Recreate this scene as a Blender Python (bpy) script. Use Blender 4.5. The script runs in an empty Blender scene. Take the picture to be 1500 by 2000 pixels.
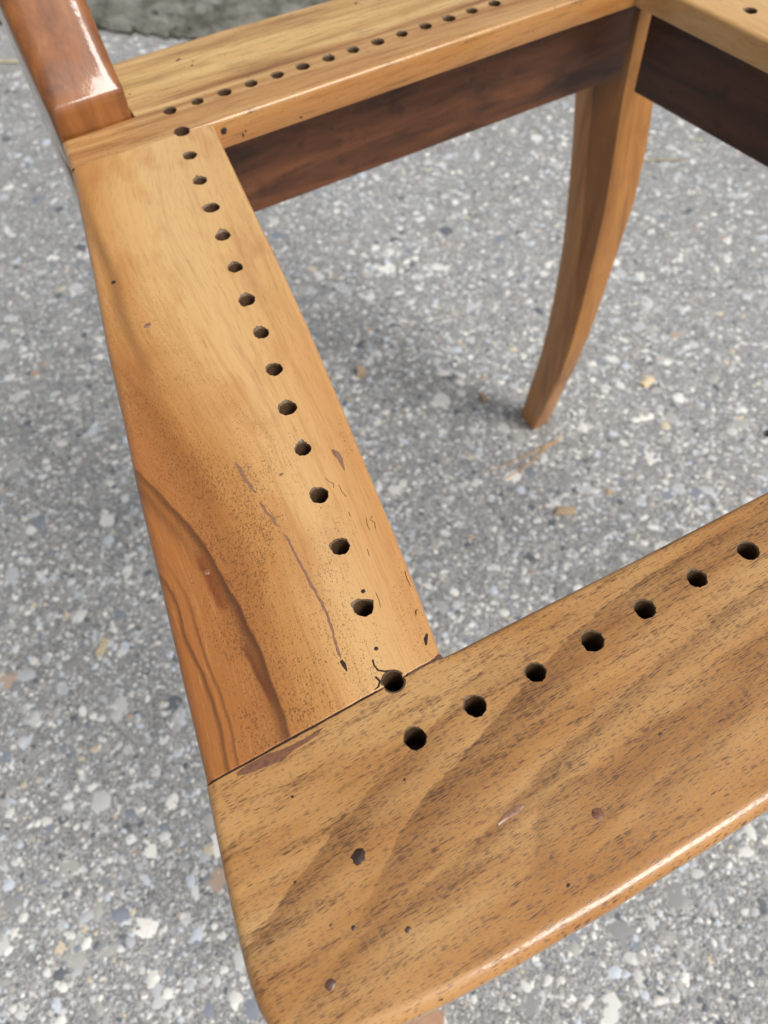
import bpy, math, random
import numpy as np
from mathutils import Vector, Matrix
from mathutils.geometry import delaunay_2d_cdt

scene = bpy.context.scene
COL = scene.collection
SEAT = 425.0            # seat top above the pavement, mm
XM = 115.5              # the chair's plane of symmetry, mm
rng = random.Random(7)

# ------------------------------------------------------------------ camera
cam_data = bpy.data.cameras.new('camera')
cam = bpy.data.objects.new('camera', cam_data)
COL.objects.link(cam)
RT = Vector((0.8709, -0.4903, -0.0321)); UP = Vector((0.4267, 0.7222, 0.5444)); FW = Vector((0.2438, 0.4878, -0.8382))
RT.normalize(); UP = (UP - RT * UP.dot(RT)).normalized(); BK = RT.cross(UP)
M = Matrix(((RT.x, UP.x, BK.x, -0.0935), (RT.y, UP.y, BK.y, -0.3294), (RT.z, UP.z, BK.z, (SEAT + 203.6) / 1000), (0, 0, 0, 1)))
cam.matrix_world = M
cam_data.sensor_fit = 'HORIZONTAL'
cam_data.lens = 4.0
cam_data.sensor_width = 4.0 * 1500 / 1612.5
cam_data.clip_start = 0.01
cam_data.clip_end = 200
cam_data.dof.use_dof = True
cam_data.dof.focus_distance = 0.235
cam_data.dof.aperture_fstop = 2.4
scene.camera = cam

# ------------------------------------------------------------------ sky and sun (bright overcast)
SUN_AZ = math.radians(-65)      # direction the light comes from, in the ground plane
SUN_EL = math.radians(49)
world = bpy.data.worlds.new('World'); scene.world = world; world.use_nodes = True
wn = world.node_tree; wn.nodes.clear()
sky = wn.nodes.new('ShaderNodeTexSky'); sky.sky_type = 'NISHITA'; sky.sun_disc = False
sky.sun_elevation = SUN_EL; sky.sun_rotation = math.pi / 2 - SUN_AZ
sky.air_density = 1.0; sky.dust_density = 4.0; sky.ozone_density = 1.0
hsv = wn.nodes.new('ShaderNodeHueSaturation'); hsv.inputs['Saturation'].default_value = 0.22
bg = wn.nodes.new('ShaderNodeBackground'); bg.inputs['Strength'].default_value = 0.065
wo = wn.nodes.new('ShaderNodeOutputWorld')
wn.links.new(sky.outputs[0], hsv.inputs['Color']); wn.links.new(hsv.outputs[0], bg.inputs['Color']); wn.links.new(bg.outputs[0], wo.inputs[0])
sun_d = bpy.data.lights.new('sun', 'SUN'); sun_d.energy = 1.5; sun_d.angle = math.radians(27); sun_d.color = (1.0, 0.97, 0.93)
sun = bpy.data.objects.new('sun', sun_d); COL.objects.link(sun)
sd = Vector((math.cos(SUN_AZ) * math.cos(SUN_EL), math.sin(SUN_AZ) * math.cos(SUN_EL), math.sin(SUN_EL)))
sun.rotation_euler = sd.to_track_quat('Z', 'Y').to_euler(); sun.location = sd * 5
scene.view_settings.view_transform = 'Standard'; scene.view_settings.look = 'None'
scene.view_settings.exposure = 0.72; scene.view_settings.gamma = 1.0
scene.view_settings.use_curve_mapping = False
scene.cycles.use_denoising = True
scene.cycles.max_bounces = 8

# ------------------------------------------------------------------ node helpers
def lin(r, g, b, k=1.0):
    f = lambda c: (c / 255 / 12.92 if c / 255 <= 0.04045 else ((c / 255 + 0.055) / 1.055) ** 2.4) * k
    return (f(r), f(g), f(b), 1.0)

class NT:
    def __init__(s, name):
        s.mat = bpy.data.materials.new(name); s.mat.use_nodes = True
        s.t = s.mat.node_tree; s.t.nodes.clear()
    def n(s, kind, **kw):
        nd = s.t.nodes.new(kind)
        for k, v in kw.items(): setattr(nd, k, v)
        return nd
    def put(s, sock, v):
        if isinstance(v, bpy.types.NodeSocket): s.t.links.new(v, sock)
        elif v is not None: sock.default_value = v
    def m(s, op, a, b=None, c=None, clamp=False):
        nd = s.n('ShaderNodeMath', operation=op, use_clamp=clamp)
        for i, v in enumerate((a, b, c)):
            if v is not None: s.put(nd.inputs[i], v)
        return nd.outputs[0]
    def dot(s, v, d):
        nd = s.n('ShaderNodeVectorMath', operation='DOT_PRODUCT'); s.put(nd.inputs[0], v); nd.inputs[1].default_value = d
        return nd.outputs['Value']
    def xyz(s, x=0.0, y=0.0, z=0.0):
        nd = s.n('ShaderNodeCombineXYZ')
        for i, v in enumerate((x, y, z)): s.put(nd.inputs[i], v)
        return nd.outputs[0]
    def sep(s, v):
        nd = s.n('ShaderNodeSeparateXYZ'); s.put(nd.inputs[0], v); return nd.outputs
    def noise(s, vec, scale=1.0, detail=2.0, rough=0.5, out='Fac', dist=0.0):
        nd = s.n('ShaderNodeTexNoise'); s.put(nd.inputs['Vector'], vec)
        nd.inputs['Scale'].default_value = scale; nd.inputs['Detail'].default_value = detail
        nd.inputs['Roughness'].default_value = rough; nd.inputs['Distortion'].default_value = dist
        return nd.outputs[out]
    def vor(s, vec, scale=1.0, feature='F1', rand=1.0):
        nd = s.n('ShaderNodeTexVoronoi', feature=feature); s.put(nd.inputs['Vector'], vec)
        nd.inputs['Scale'].default_value = scale; nd.inputs['Randomness'].default_value = rand
        return nd.outputs
    def ss(s, x, a, b, ta=0.0, tb=1.0):
        nd = s.n('ShaderNodeMapRange', interpolation_type='SMOOTHSTEP')
        s.put(nd.inputs['Value'], x)
        for k, v in (('From Min', a), ('From Max', b), ('To Min', ta), ('To Max', tb)): s.put(nd.inputs[k], v)
        return nd.outputs[0]
    def lr(s, x, a, b, ta=0.0, tb=1.0):
        nd = s.n('ShaderNodeMapRange'); nd.clamp = True
        s.put(nd.inputs['Value'], x)
        for k, v in (('From Min', a), ('From Max', b), ('To Min', ta), ('To Max', tb)): s.put(nd.inputs[k], v)
        return nd.outputs[0]
    def ramp(s, fac, stops, interp='LINEAR'):
        nd = s.n('ShaderNodeValToRGB'); cr = nd.color_ramp; cr.interpolation = interp
        while len(cr.elements) > 1: cr.elements.remove(cr.elements[-1])
        cr.elements[0].position = stops[0][0]; cr.elements[0].color = stops[0][1]
        for p, c in stops[1:]:
            e = cr.elements.new(p); e.color = c
        s.put(nd.inputs[0], fac); return nd.outputs[0]
    def mix(s, fac, a, b, mode='MIX'):
        nd = s.n('ShaderNodeMix', data_type='RGBA', blend_type=mode)
        s.put(nd.inputs[0], fac); s.put(nd.inputs[6], a); s.put(nd.inputs[7], b); return nd.outputs[2]
    def curve(s, x, pts):
        nd = s.n('ShaderNodeFloatCurve'); c = nd.mapping.curves[0]
        pts = sorted(pts)
        c.points[0].location = pts[0]; c.points[1].location = pts[-1]
        for p in pts[1:-1]: c.points.new(*p)
        nd.mapping.extend = 'HORIZONTAL'; nd.mapping.update()
        s.put(nd.inputs['Value'], x); return nd.outputs[0]
    def bump(s, h, strength, dist, normal=None):
        nd = s.n('ShaderNodeBump'); nd.inputs['Strength'].default_value = strength; nd.inputs['Distance'].default_value = dist
        s.put(nd.inputs['Height'], h); s.put(nd.inputs['Normal'], normal); return nd.outputs[0]
    def obj(s):
        return s.n('ShaderNodeTexCoord').outputs['Object']
    def out(s, color, rough=0.5, spec=0.5, coat=0.0, coat_rough=0.1, normal=None, coat_normal=None):
        b = s.n('ShaderNodeBsdfPrincipled'); o = s.n('ShaderNodeOutputMaterial')
        s.put(b.inputs['Base Color'], color); s.put(b.inputs['Roughness'], rough); s.put(b.inputs['Specular IOR Level'], spec)
        s.put(b.inputs['Coat Weight'], coat); s.put(b.inputs['Coat Roughness'], coat_rough)
        s.put(b.inputs['Normal'], normal); s.put(b.inputs['Coat Normal'], coat_normal)
        s.t.links.new(b.outputs[0], o.inputs[0]); return s.mat

KF = 0.76   # the browner front rail
KW = 0.80   # wood albedo relative to the colours read off the photograph

def streak(N, u, v, pts, amp, w_in, w_out, U0, U1, V0, V1):
    """a dark figure line in the wood: centre v(u), strength amp(u), soft width either side"""
    un = N.lr(u, U0, U1)
    c = N.curve(un, [((a - U0) / (U1 - U0), (b - V0) / (V1 - V0)) for a, b in pts])
    vc = N.m('ADD', N.m('MULTIPLY', c, V1 - V0), V0)
    d = N.m('SUBTRACT', v, vc)
    inn = N.ss(d, -w_in, 0.0); outn = N.ss(d, 0.0, w_out, 1.0, 0.0)
    a = N.curve(un, [((x - U0) / (U1 - U0), y) for x, y in amp])
    return N.m('MULTIPLY', N.m('MULTIPLY', inn, outn), a)

def pores(N, u, v, lu, lv, thr, seed=0.0):
    """elongated pore dashes, lu by lv mm cells; returns mask"""
    vec = N.xyz(N.m('DIVIDE', u, lu), N.m('DIVIDE', v, lv), seed)
    o = N.vor(vec, 1.0)
    r = N.sep(o['Color'])[0]
    size = N.m('MULTIPLY', r, thr)
    return N.ss(o['Distance'], N.m('MULTIPLY', size, 0.45), size, 1.0, 0.0)

def varnish(N, col, pore_mask, u, v, rough=0.42, coat=0.75, coat_rough=0.11):
    p = N.xyz(u, v, 0.0)
    lump = N.noise(p, 0.06, 3, 0.5)
    fine = N.noise(N.xyz(N.m('MULTIPLY', u, 0.35), N.m('MULTIPLY', v, 2.2)), 1.0, 2, 0.6)
    h = N.m('SUBTRACT', N.m('MULTIPLY', fine, 0.25), pore_mask)
    nrm = N.bump(h, 0.35, 0.00012)
    cn = N.bump(N.m('ADD', N.m('MULTIPLY', lump, 6.0), N.m('MULTIPLY', h, 0.12)), 0.35, 0.0003)
    return N.out(col, rough, 0.35, coat, coat_rough, nrm, cn)

def mm_coords(N):
    nd = N.n('ShaderNodeVectorMath', operation='SCALE'); N.put(nd.inputs[0], N.obj()); nd.inputs['Scale'].default_value = 1000.0
    return nd.outputs[0]

# ------------------------------------------------------------------ wood of the side rails
def side_rail_mat(name, mirror):
    N = NT(name); p = mm_coords(N)
    if mirror:
        q = N.sep(p); p = N.xyz(N.m('SUBTRACT', 2 * XM, q[0]), q[1], q[2])
    u = N.dot(p, (-0.1644, -0.9864, 0)); v = N.dot(p, (-0.9864, 0.1644, 0))
    z = N.m('SUBTRACT', N.sep(p)[2], SEAT)
    v = N.m('ADD', v, N.m('MULTIPLY', z, 0.35))
    un = N.lr(u, 0, 280)
    K = N.curve(un, [(0, 0.62), (0.2, 0.40), (0.38, 0.5), (0.56, 0.75), (0.69, 0.94), (0.8, 1.0), (1, 1.0)])
    K = N.m('ADD', K, 0.5)
    warp = N.m('MULTIPLY', N.m('SUBTRACT', N.noise(N.xyz(N.m('MULTIPLY', u, 0.02), N.m('MULTIPLY', v, 0.05)), 1.0, 2), 0.5), 5.0)
    q = N.m('ADD', N.m('MULTIPLY', v, K), warp)
    base = N.ramp(N.lr(q, 0, 110), [
        (0.00, lin(224, 164, 100, KW)), (0.12, lin(238, 184, 120, KW)), (0.25, lin(244, 196, 134, KW)), (0.36, lin(236, 182, 116, KW)),
        (0.47, lin(212, 152, 86, KW)), (0.58, lin(202, 138, 72, KW)), (0.68, lin(190, 124, 64, KW)), (0.80, lin(188, 120, 60, KW)), (1.0, lin(170, 102, 48, KW))])
    base = N.mix(N.m('MULTIPLY', N.ss(u, 60, 190, 0.55, 0.0), N.ss(v, 58, 40, 0.25, 1.0)), base, lin(242, 202, 138, KW))
    st = N.noise(N.xyz(N.m('MULTIPLY', u, 0.010), N.m('MULTIPLY', q, 0.28), 3.0), 1.0, 4, 0.6)
    base = N.mix(N.ss(st, 0.48, 0.75, 0.0, 0.35), base, lin(172, 108, 52, KW))
    base = N.mix(N.ss(st, 0.2, 0.42, 0.25, 0.0), base, lin(242, 200, 135, KW))
    blotch = N.noise(N.xyz(N.m('MULTIPLY', u, 0.03), N.m('MULTIPLY', v, 0.06), 9.0), 1.0, 3, 0.55)
    base = N.mix(N.ss(blotch, 0.5, 0.72, 0.0, 0.34), base, lin(188, 112, 60, KW))
    fib = N.noise(N.xyz(N.m('MULTIPLY', u, 0.10), N.m('MULTIPLY', q, 1.3), 6.0), 1.0, 4, 0.65)
    base = N.mix(N.ss(fib, 0.48, 0.72, 0.0, 0.30), base, lin(160, 98, 48, KW))
    base = N.mix(N.ss(fib, 0.28, 0.46, 0.25, 0.0), base, lin(244, 200, 138, KW))
    R = (0, 280, 0, 90)
    S = [  # centre line, strength, inner and outer half width, colour
        ([(0, 61), (28, 60.3), (55, 59.5), (78, 57.4), (104, 57.2), (126, 54.9), (147, 51.3), (280, 30)], [(0, .1), (.1 * 280, .35), (60, .55), (90, .5), (125, .38), (155, .0), (280, 0)], 4, 4, lin(112, 78, 45, KW)),
        ([(0, 90), (106, 66), (158, 54), (192, 47), (225, 43), (249, 44), (280, 45)], [(0, 0), (100, 0.0), (130, .3), (170, .45), (210, .35), (260, .2), (280, .1)], 7, 8, lin(150, 88, 40, KW)),
        ([(0, 90), (150, 74), (171, 65.6), (188, 58.2), (205, 52.1), (222, 48.6), (237, 45.9), (251, 44.7), (263, 44.4), (280, 45)], [(0, 0), (150, .3), (172, .6), (188, .75), (215, .85), (240, .9), (265, .8), (280, .6)], 1.0, 3.6, lin(92, 52, 24, KW)),
        ([(0, 90), (140, 80), (165, 71), (188, 62), (205, 56), (222, 51), (240, 48), (280, 47)], [(0, 0), (150, .3), (175, .55), (195, .5), (205, .3), (225, .2), (280, 0)], 2, 4, lin(105, 62, 30, KW)),
        ([(0, 56), (212, 54), (216, 53.2), (222, 52.4), (228, 51.6), (234, 50), (280, 45)], [(0, 0), (205, 0.0), (210, .75), (218, .85), (226, .8), (232, .0), (280, 0)], 3.4, 1.6, lin(135, 68, 28, KW)),
        ([(0, 52), (238, 49), (246, 48.2), (255, 46.4), (280, 45)], [(0, 0), (234, 0.0), (242, .7), (252, .85), (258, .5), (263, 0), (280, 0)], 2.6, 1.0, lin(112, 58, 26, KW)),
        ([(0, 80), (205, 67.5), (212, 65.1), (222, 63.2), (235, 62.7), (246, 60.8), (257, 60.0), (269, 60.7), (280, 61)], [(0, 0), (200, .3), (212, .6), (240, .75), (262, .7), (280, .6)], 0.8, 1.3, lin(98, 58, 30, KW)),
        ([(0, 75), (205, 63.5), (216, 60.8), (225, 59.6), (239, 59.2), (253, 57.8), (263, 57.6), (271, 58.3), (280, 59)], [(0, 0), (205, .15), (216, .4), (240, .6), (262, .6), (280, .5)], 0.6, 1.0, lin(110, 66, 34, KW)),
    ]
    wob = N.m('MULTIPLY', N.m('SUBTRACT', N.noise(N.xyz(N.m('MULTIPLY', u, 0.12), N.m('MULTIPLY', v, 0.1), 5.0), 1.0, 3), 0.5), 1.6)
    vs = N.m('ADD', v, wob)
    for pts, amp, wi, wo_, c in S:
        base = N.mix(streak(N, u, vs, pts, amp, wi, wo_, *R), base, c)
    # pores: little dark dots, thickest along the middle of the front half
    dm = N.noise(N.xyz(N.m('MULTIPLY', u, 0.035), N.m('MULTIPLY', q, 0.05), 1.0), 1.0, 2)
    front = N.curve(un, [(0, .4), (.3, .5), (.5, .7), (.7, .95), (.9, 1.0), (1, .8)])
    dens = N.m('MULTIPLY', N.m('MULTIPLY', N.ss(dm, 0.34, 0.62), N.ss(q, 74, 92, 1.0, 0.4)), front)
    midq = N.m('MULTIPLY', N.m('MULTIPLY', N.ss(q, 15, 62), N.ss(q, 74, 92, 1.0, 0.35)), 0.6)
    dens = N.m('ADD', N.m('MULTIPLY', dens, 0.5), N.m('MULTIPLY', midq, front), clamp=True)
    a = pores(N, u, v, 0.85, 0.52, N.m('MULTIPLY', dens, 0.85), 2.0)
    b = pores(N, u, v, 0.55, 0.36, N.m('MULTIPLY', dens, 0.9), 7.0)
    pm = N.m('MAXIMUM', a, N.m('MULTIPLY', b, 0.6))
    base = N.mix(N.m('MULTIPLY', pm, 0.58), base, lin(100, 60, 32, KW))
    return varnish(N, base, pm, u, v)

# ------------------------------------------------------------------ wood of the front rail
def front_rail_mat():
    N = NT('front_rail_wood'); p = mm_coords(N); s = N.sep(p)
    u = s[0]; z = N.m('SUBTRACT', s[2], SEAT); v = N.m('ADD', N.m('MULTIPLY', s[1], -1.0), N.m('MULTIPLY', z, 0.3))   # v = 258 inner ... 328 front
    n1 = N.noise(N.xyz(N.m('MULTIPLY', u, 0.016), N.m('MULTIPLY', v, 0.07), 2.0), 1.0, 3, 0.5)
    base = N.ramp(n1, [(0.25, lin(228, 182, 122, KF)), (0.45, lin(214, 162, 100, KF)), (0.6, lin(200, 144, 82, KF)), (0.78, lin(178, 120, 64, KF))])
    R = (-120, 350, 250, 340)
    wob = N.m('MULTIPLY', N.m('SUBTRACT', N.noise(N.xyz(N.m('MULTIPLY', u, 0.16), N.m('MULTIPLY', v, 0.22), 4.0), 1.0, 3, 0.6), 0.5), 3.2)
    vs = N.m('ADD', v, wob)
    bands = [
        ([(-120, 297), (-106, 291), (-92, 285), (-75, 279), (-60, 275), (-40, 268), (0, 263), (350, 262)], [(-120, .2), (-104, .6), (-85, .62), (-60, .5), (-35, .25), (0, .1), (350, .1)], 0.7, 12),
        ([(-120, 320), (-95, 305), (-82, 296), (-68, 288), (-55, 284), (-42, 280), (-30, 276), (-15, 272), (5, 268), (70, 266), (350, 266)], [(-120, .0), (-92, .25), (-78, .5), (-60, .66), (-30, .68), (0, .6), (70, .5), (350, .4)], 0.6, 15),
        ([(-120, 318), (-90, 306), (-70, 304), (-55, 301), (-40, 297), (-20, 293), (20, 287), (80, 283), (350, 283)], [(-120, .2), (-85, .5), (-60, .6), (-40, .62), (0, .5), (60, .45), (350, .4)], 2.0, 6),
        ([(-120, 330), (-60, 318), (-48, 309), (-40, 302), (-20, 304), (20, 298), (80, 294), (350, 294)], [(-120, 0), (-62, .0), (-50, .3), (-42, .42), (-20, .4), (10, .35), (60, .4), (350, .4)], 3.0, 11),
        ([(-120, 340), (-30, 318), (-5, 309), (20, 303), (60, 300), (350, 300)], [(-120, 0), (-35, .1), (-5, .4), (40, .4), (350, .3)], 1.0, 9),
    ]
    darkb = lin(150, 100, 50, KF)
    dark = None
    for pts, amp, wi, wo_ in bands:
        mk = streak(N, u, vs, pts, amp, wi, wo_, *R)
        dark = mk if dark is None else N.m('MAXIMUM', dark, mk)
    n2 = N.noise(N.xyz(N.m('MULTIPLY', u, 0.05), N.m('MULTIPLY', v, 0.35), 8.0), 1.0, 4, 0.6)
    base = N.mix(N.m('MULTIPLY', dark, 1.0, clamp=True), base, darkb)
    base = N.mix(N.ss(n2, 0.48, 0.7, 0, 0.38), base, lin(140, 88, 38, KF))
    base = N.mix(N.ss(n2, 0.25, 0.45, 0.4, 0), base, lin(228, 174, 100, KF))
    n3 = N.noise(N.xyz(N.m('MULTIPLY', u, 0.12), N.m('MULTIPLY', v, 2.2), 8.0), 1.0, 5, 0.68)
    base = N.mix(N.ss(n3, 0.5, 0.7, 0, 0.32), base, lin(132, 84, 42, KF))
    edge = N.ss(v, 312, 328)
    base = N.mix(N.m('MULTIPLY', edge, 0.3), base, lin(206, 134, 56, KF))
    dens = N.m('ADD', N.m('ADD', 0.50, N.m('MULTIPLY', dark, 0.3)), N.ss(n2, 0.42, 0.66, -0.1, 0.2))
    us = N.m('ADD', u, N.m('MULTIPLY', v, 0.05))
    a = pores(N, us, v, 2.6, 0.27, N.m('MULTIPLY', dens, 1.1), 2.0)
    b = pores(N, us, v, 1.5, 0.22, N.m('MULTIPLY', dens, 1.1), 5.0)
    c = pores(N, us, v, 6.0, 0.42, N.m('MULTIPLY', dens, 0.6), 11.0)
    pm = N.m('MAXIMUM', N.m('MAXIMUM', a, N.m('MULTIPLY', b, 0.7)), c)
    base = N.mix(N.m('MULTIPLY', pm, 0.8), base, lin(84, 52, 30, KF))
    return varnish(N, base, pm, u, v)

# ------------------------------------------------------------------ wood of the rear rail
def rear_rail_mat():
    N = NT('rear_rail_wood'); p = mm_coords(N); s = N.sep(p)
    u = s[0]; z = N.m('SUBTRACT', s[2], SEAT); v = N.m('SUBTRACT', s[1], N.m('MULTIPLY', z, 0.8))
    slant = N.m('ADD', v, N.m('MULTIPLY', u, 0.035))
    n1 = N.noise(N.xyz(N.m('MULTIPLY', u, 0.009), N.m('MULTIPLY', slant, 0.16), 2.0), 1.0, 5, 0.62)
    base = N.ramp(n1, [(0.3, lin(244, 208, 144, KW)), (0.42, lin(234, 192, 128, KW)), (0.52, lin(212, 164, 104, KW)), (0.62, lin(174, 122, 70, KW)), (0.74, lin(134, 90, 52, KW))])
    pale = N.m('MULTIPLY', N.ss(v, 26, 40), N.ss(v, 52, 66, 1.0, 0.0))
    base = N.mix(N.m('MULTIPLY', pale, 0.5), base, lin(236, 196, 124, KW))
    strip = N.ss(v, 24, 14, 0, 0.5)
    base = N.mix(strip, base, lin(196, 136, 78, KW))
    fr = N.ss(z, -0.8, -2.5)
    base = N.mix(N.m('MULTIPLY', fr, 0.6), base, lin(205, 135, 66, KW))
    n3 = N.noise(N.xyz(N.m('MULTIPLY', u, 0.05), N.m('MULTIPLY', slant, 0.8), 8.0), 1.0, 4, 0.6)
    base = N.mix(N.ss(n3, 0.5, 0.7, 0, 0.6), base, lin(130, 88, 50, KW))
    pm = pores(N, u, v, 3.0, 0.8, 0.35, 3.0)
    base = N.mix(N.m('MULTIPLY', pm, 0.5), base, lin(90, 55, 30, KW))
    return varnish(N, base, pm, u, v)

def upright_wood(name, light, mid, dark, axis='z', sc=1.0, coat=0.8, coat_rough=0.08, blot=0.4, rough=0.42):
    N = NT(name); p = mm_coords(N); s = N.sep(p)
    along = {'z': 2, 'x': 0, 'y': 1}[axis]
    f = [1.0, 1.0, 1.0]; f[along] = 0.09
    q = N.xyz(*[N.m('MULTIPLY', s[i], f[i] * 0.12 * sc) for i in range(3)])
    n1 = N.noise(q, 1.0, 4, 0.58, dist=0.6)
    col = N.ramp(n1, [(0.28, light), (0.5, mid), (0.75, dark)])
    n2 = N.noise(p, 0.05, 4, 0.6)
    col = N.mix(N.ss(n2, 0.5, 0.75, 0, blot), col, dark)
    q3 = N.xyz(*[N.m('MULTIPLY', s[i], f[i] * 1.1) for i in range(3)])
    n3 = N.noise(q3, 1.0, 3, 0.6)
    col = N.mix(N.ss(n3, 0.55, 0.75, 0, 0.35), col, dark)
    lump = N.noise(p, 0.07, 2)
    pit = N.noise(p, 0.45, 3, 0.6)
    cn = N.bump(N.m('ADD', N.m('MULTIPLY', lump, 5.0), N.m('ADD', N.m('MULTIPLY', n3, 0.3), N.m('MULTIPLY', pit, 0.35))), 0.3, 0.0003)
    nr = N.bump(n3, 0.2, 0.0002)
    return N.out(col, rough, 0.35, coat, coat_rough, nr, cn)

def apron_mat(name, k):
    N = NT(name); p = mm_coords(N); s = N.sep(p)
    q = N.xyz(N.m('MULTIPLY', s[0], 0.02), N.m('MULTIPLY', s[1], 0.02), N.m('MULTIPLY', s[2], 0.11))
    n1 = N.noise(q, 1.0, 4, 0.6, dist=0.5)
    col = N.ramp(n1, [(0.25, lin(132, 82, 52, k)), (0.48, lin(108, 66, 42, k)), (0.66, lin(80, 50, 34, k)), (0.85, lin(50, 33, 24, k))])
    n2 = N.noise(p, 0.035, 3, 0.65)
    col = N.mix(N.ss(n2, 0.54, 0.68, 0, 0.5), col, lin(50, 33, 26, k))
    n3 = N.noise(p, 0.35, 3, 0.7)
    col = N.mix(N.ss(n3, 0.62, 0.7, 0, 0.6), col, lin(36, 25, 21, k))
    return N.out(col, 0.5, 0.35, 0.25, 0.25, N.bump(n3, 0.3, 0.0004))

def plain(name, col, rough=0.6, spec=0.4, coat=0.0, var=0.3, scale=0.6, coat_rough=0.15):
    N = NT(name); p = mm_coords(N)
    n = N.noise(p, scale, 4, 0.65)
    d = tuple(c * 0.45 for c in col[:3]) + (1,)
    l = tuple(min(1, c * 1.25) for c in col[:3]) + (1,)
    c = N.ramp(n, [(0.5 - var, l), (0.5, col), (0.5 + var, d)])
    return N.out(c, rough, spec, coat, coat_rough, N.bump(n, 0.5, 0.0004))

MAT = {}
MAT['side'] = side_rail_mat('side_rail_wood', False)
MAT['side_m'] = side_rail_mat('side_rail_wood_mirrored', True)
MAT['front'] = front_rail_mat()
MAT['rear'] = rear_rail_mat()
MAT['stile'] = upright_wood('stile_wood', lin(182, 116, 56, KW), lin(156, 93, 41, KW), lin(112, 66, 31, KW), 'z', 0.8, coat=1.0, coat_rough=0.045, blot=0.35)
MAT['leg'] = upright_wood('leg_wood', lin(216, 152, 78, KW), lin(198, 133, 64, KW), lin(148, 94, 45, KW), 'z', 0.8, coat=0.5, coat_rough=0.15, blot=0.3)
MAT['leg_chamfer'] = upright_wood('leg_chamfer_wood', lin(160, 108, 56, KW), lin(142, 93, 47, KW), lin(110, 71, 36, KW), 'z', 0.8, coat=0.4, coat_rough=0.2, blot=0.3)  # darker copy of the leg wood for the chamfer face
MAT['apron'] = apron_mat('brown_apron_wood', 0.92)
MAT['apron_shaded'] = apron_mat('shaded_apron_wood', 0.5)  # shade of the side aprons put into the colour, a darker copy
MAT['bore'] = plain('hole_wall_wood', lin(86, 62, 42), 0.65, 0.35, 0.2, var=0.25, scale=1.2)
MAT['torn'] = plain('torn_hole_lip', lin(122, 102, 78), 0.6, 0.4, 0.3, var=0.2, scale=1.6)
MAT['filler'] = plain('taupe_wood_filler', lin(148, 108, 84), 0.5, 0.4, 0.5, var=0.3, scale=0.8)
MAT['brown_filler'] = plain('brown_wood_filler', lin(124, 84, 62), 0.6, 0.3, 0.1, var=0.3, scale=0.8)
MAT['dark_filler'] = plain('dark_wood_filler', lin(98, 66, 50), 0.5, 0.4, 0.4, var=0.3, scale=0.9)
MAT['gap'] = plain('old_glue_in_joint', lin(58, 40, 30), 0.7, 0.3, var=0.2, scale=1.0)
MAT['pit'] = plain('dark_nail_pit', lin(54, 38, 28), 0.5, 0.4, 0.3, var=0.2, scale=1.5)

# ------------------------------------------------------------------ object helpers
BASE = Vector((XM / 1000, -0.128, 0.0))
def link(name, me, parent=None, label=None, cat=None, kind=None, group=None, root=True):
    o = bpy.data.objects.new(name, me); COL.objects.link(o)
    if parent is not None:
        o.parent = parent
        if root: o.location = -BASE
    if label: o['label'] = label
    if cat: o['category'] = cat
    if kind: o['kind'] = kind
    if group: o['group'] = group
    return o

def mesh_mm(name, verts, faces, mats, midx=None, smooth=True, sharp=35, seat=True, flat=None):
    me = bpy.data.meshes.new(name)
    dz = SEAT if seat else 0.0
    me.from_pydata([(x / 1000, y / 1000, (z + dz) / 1000) for x, y, z in verts], [], faces)
    for m in mats: me.materials.append(m)
    if midx is not None: me.polygons.foreach_set('material_index', midx)
    if smooth:
        me.set_sharp_from_angle(angle=math.radians(sharp))
        me.polygons.foreach_set('use_smooth', [True] * len(me.polygons) if flat is None else [not f for f in flat])
    me.update(); return me

def offset_poly(P, D):
    n = len(P); out = []
    for i in range(n):
        p0, p1, p2 = P[i - 1], P[i], P[(i + 1) % n]
        e1 = np.array(p1) - p0; e2 = np.array(p2) - p1
        l1 = np.hypot(*e1); l2 = np.hypot(*e2)
        e1 = e1 / max(l1, 1e-9); e2 = e2 / max(l2, 1e-9)
        n1 = np.array((-e1[1], e1[0])); n2 = np.array((-e2[1], e2[0]))      # inward for a CCW polygon
        d1, d2 = D[i - 1], D[i]
        cr = e1[0] * e2[1] - e1[1] * e2[0]
        if abs(cr) < 0.12:
            o = (n1 + n2) / 2; o = o / max(np.hypot(*o), 1e-9) * ((d1 + d2) / 2)
            out.append(np.array(p1) + o)
        else:
            a = np.array(p1) + n1 * d1; b = np.array(p1) + n2 * d2
            t = ((b - a)[0] * e2[1] - (b - a)[1] * e2[0]) / cr
            out.append(a + e1 * t)
    return out

def ragged_hole(x, y, r, seed, nick=0.6, nick_dir=None, seg=28):
    g = random.Random(seed); lip = []; mid = []
    nd = nick_dir if nick_dir is not None else g.uniform(1.2, 2.6)
    ell = 1 + g.uniform(-.05, .05); nd2 = g.uniform(0, 6.28)
    for k in range(seg):
        a = 2 * math.pi * k / seg
        d = abs((a - nd + math.pi) % (2 * math.pi) - math.pi)
        nk = nick * max(0.0, 1 - d / 0.8) * g.uniform(0.6, 1.5)
        d2 = abs((a - nd2 + math.pi) % (2 * math.pi) - math.pi)
        nk += nick * 0.5 * max(0.0, 1 - d2 / 0.5) * g.uniform(0.3, 1.4)
        rr = r * 1.07 + g.uniform(-.16, .22) + nk
        lip.append((x + rr * math.cos(a) * ell, y + rr * math.sin(a)))
        rm = r + g.uniform(-.12, .12) + nk * 0.4
        mid.append((x + rm * math.cos(a) * ell, y + rm * math.sin(a)))
    return dict(lip=lip, mid=mid, x=x, y=y, r=r)

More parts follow.
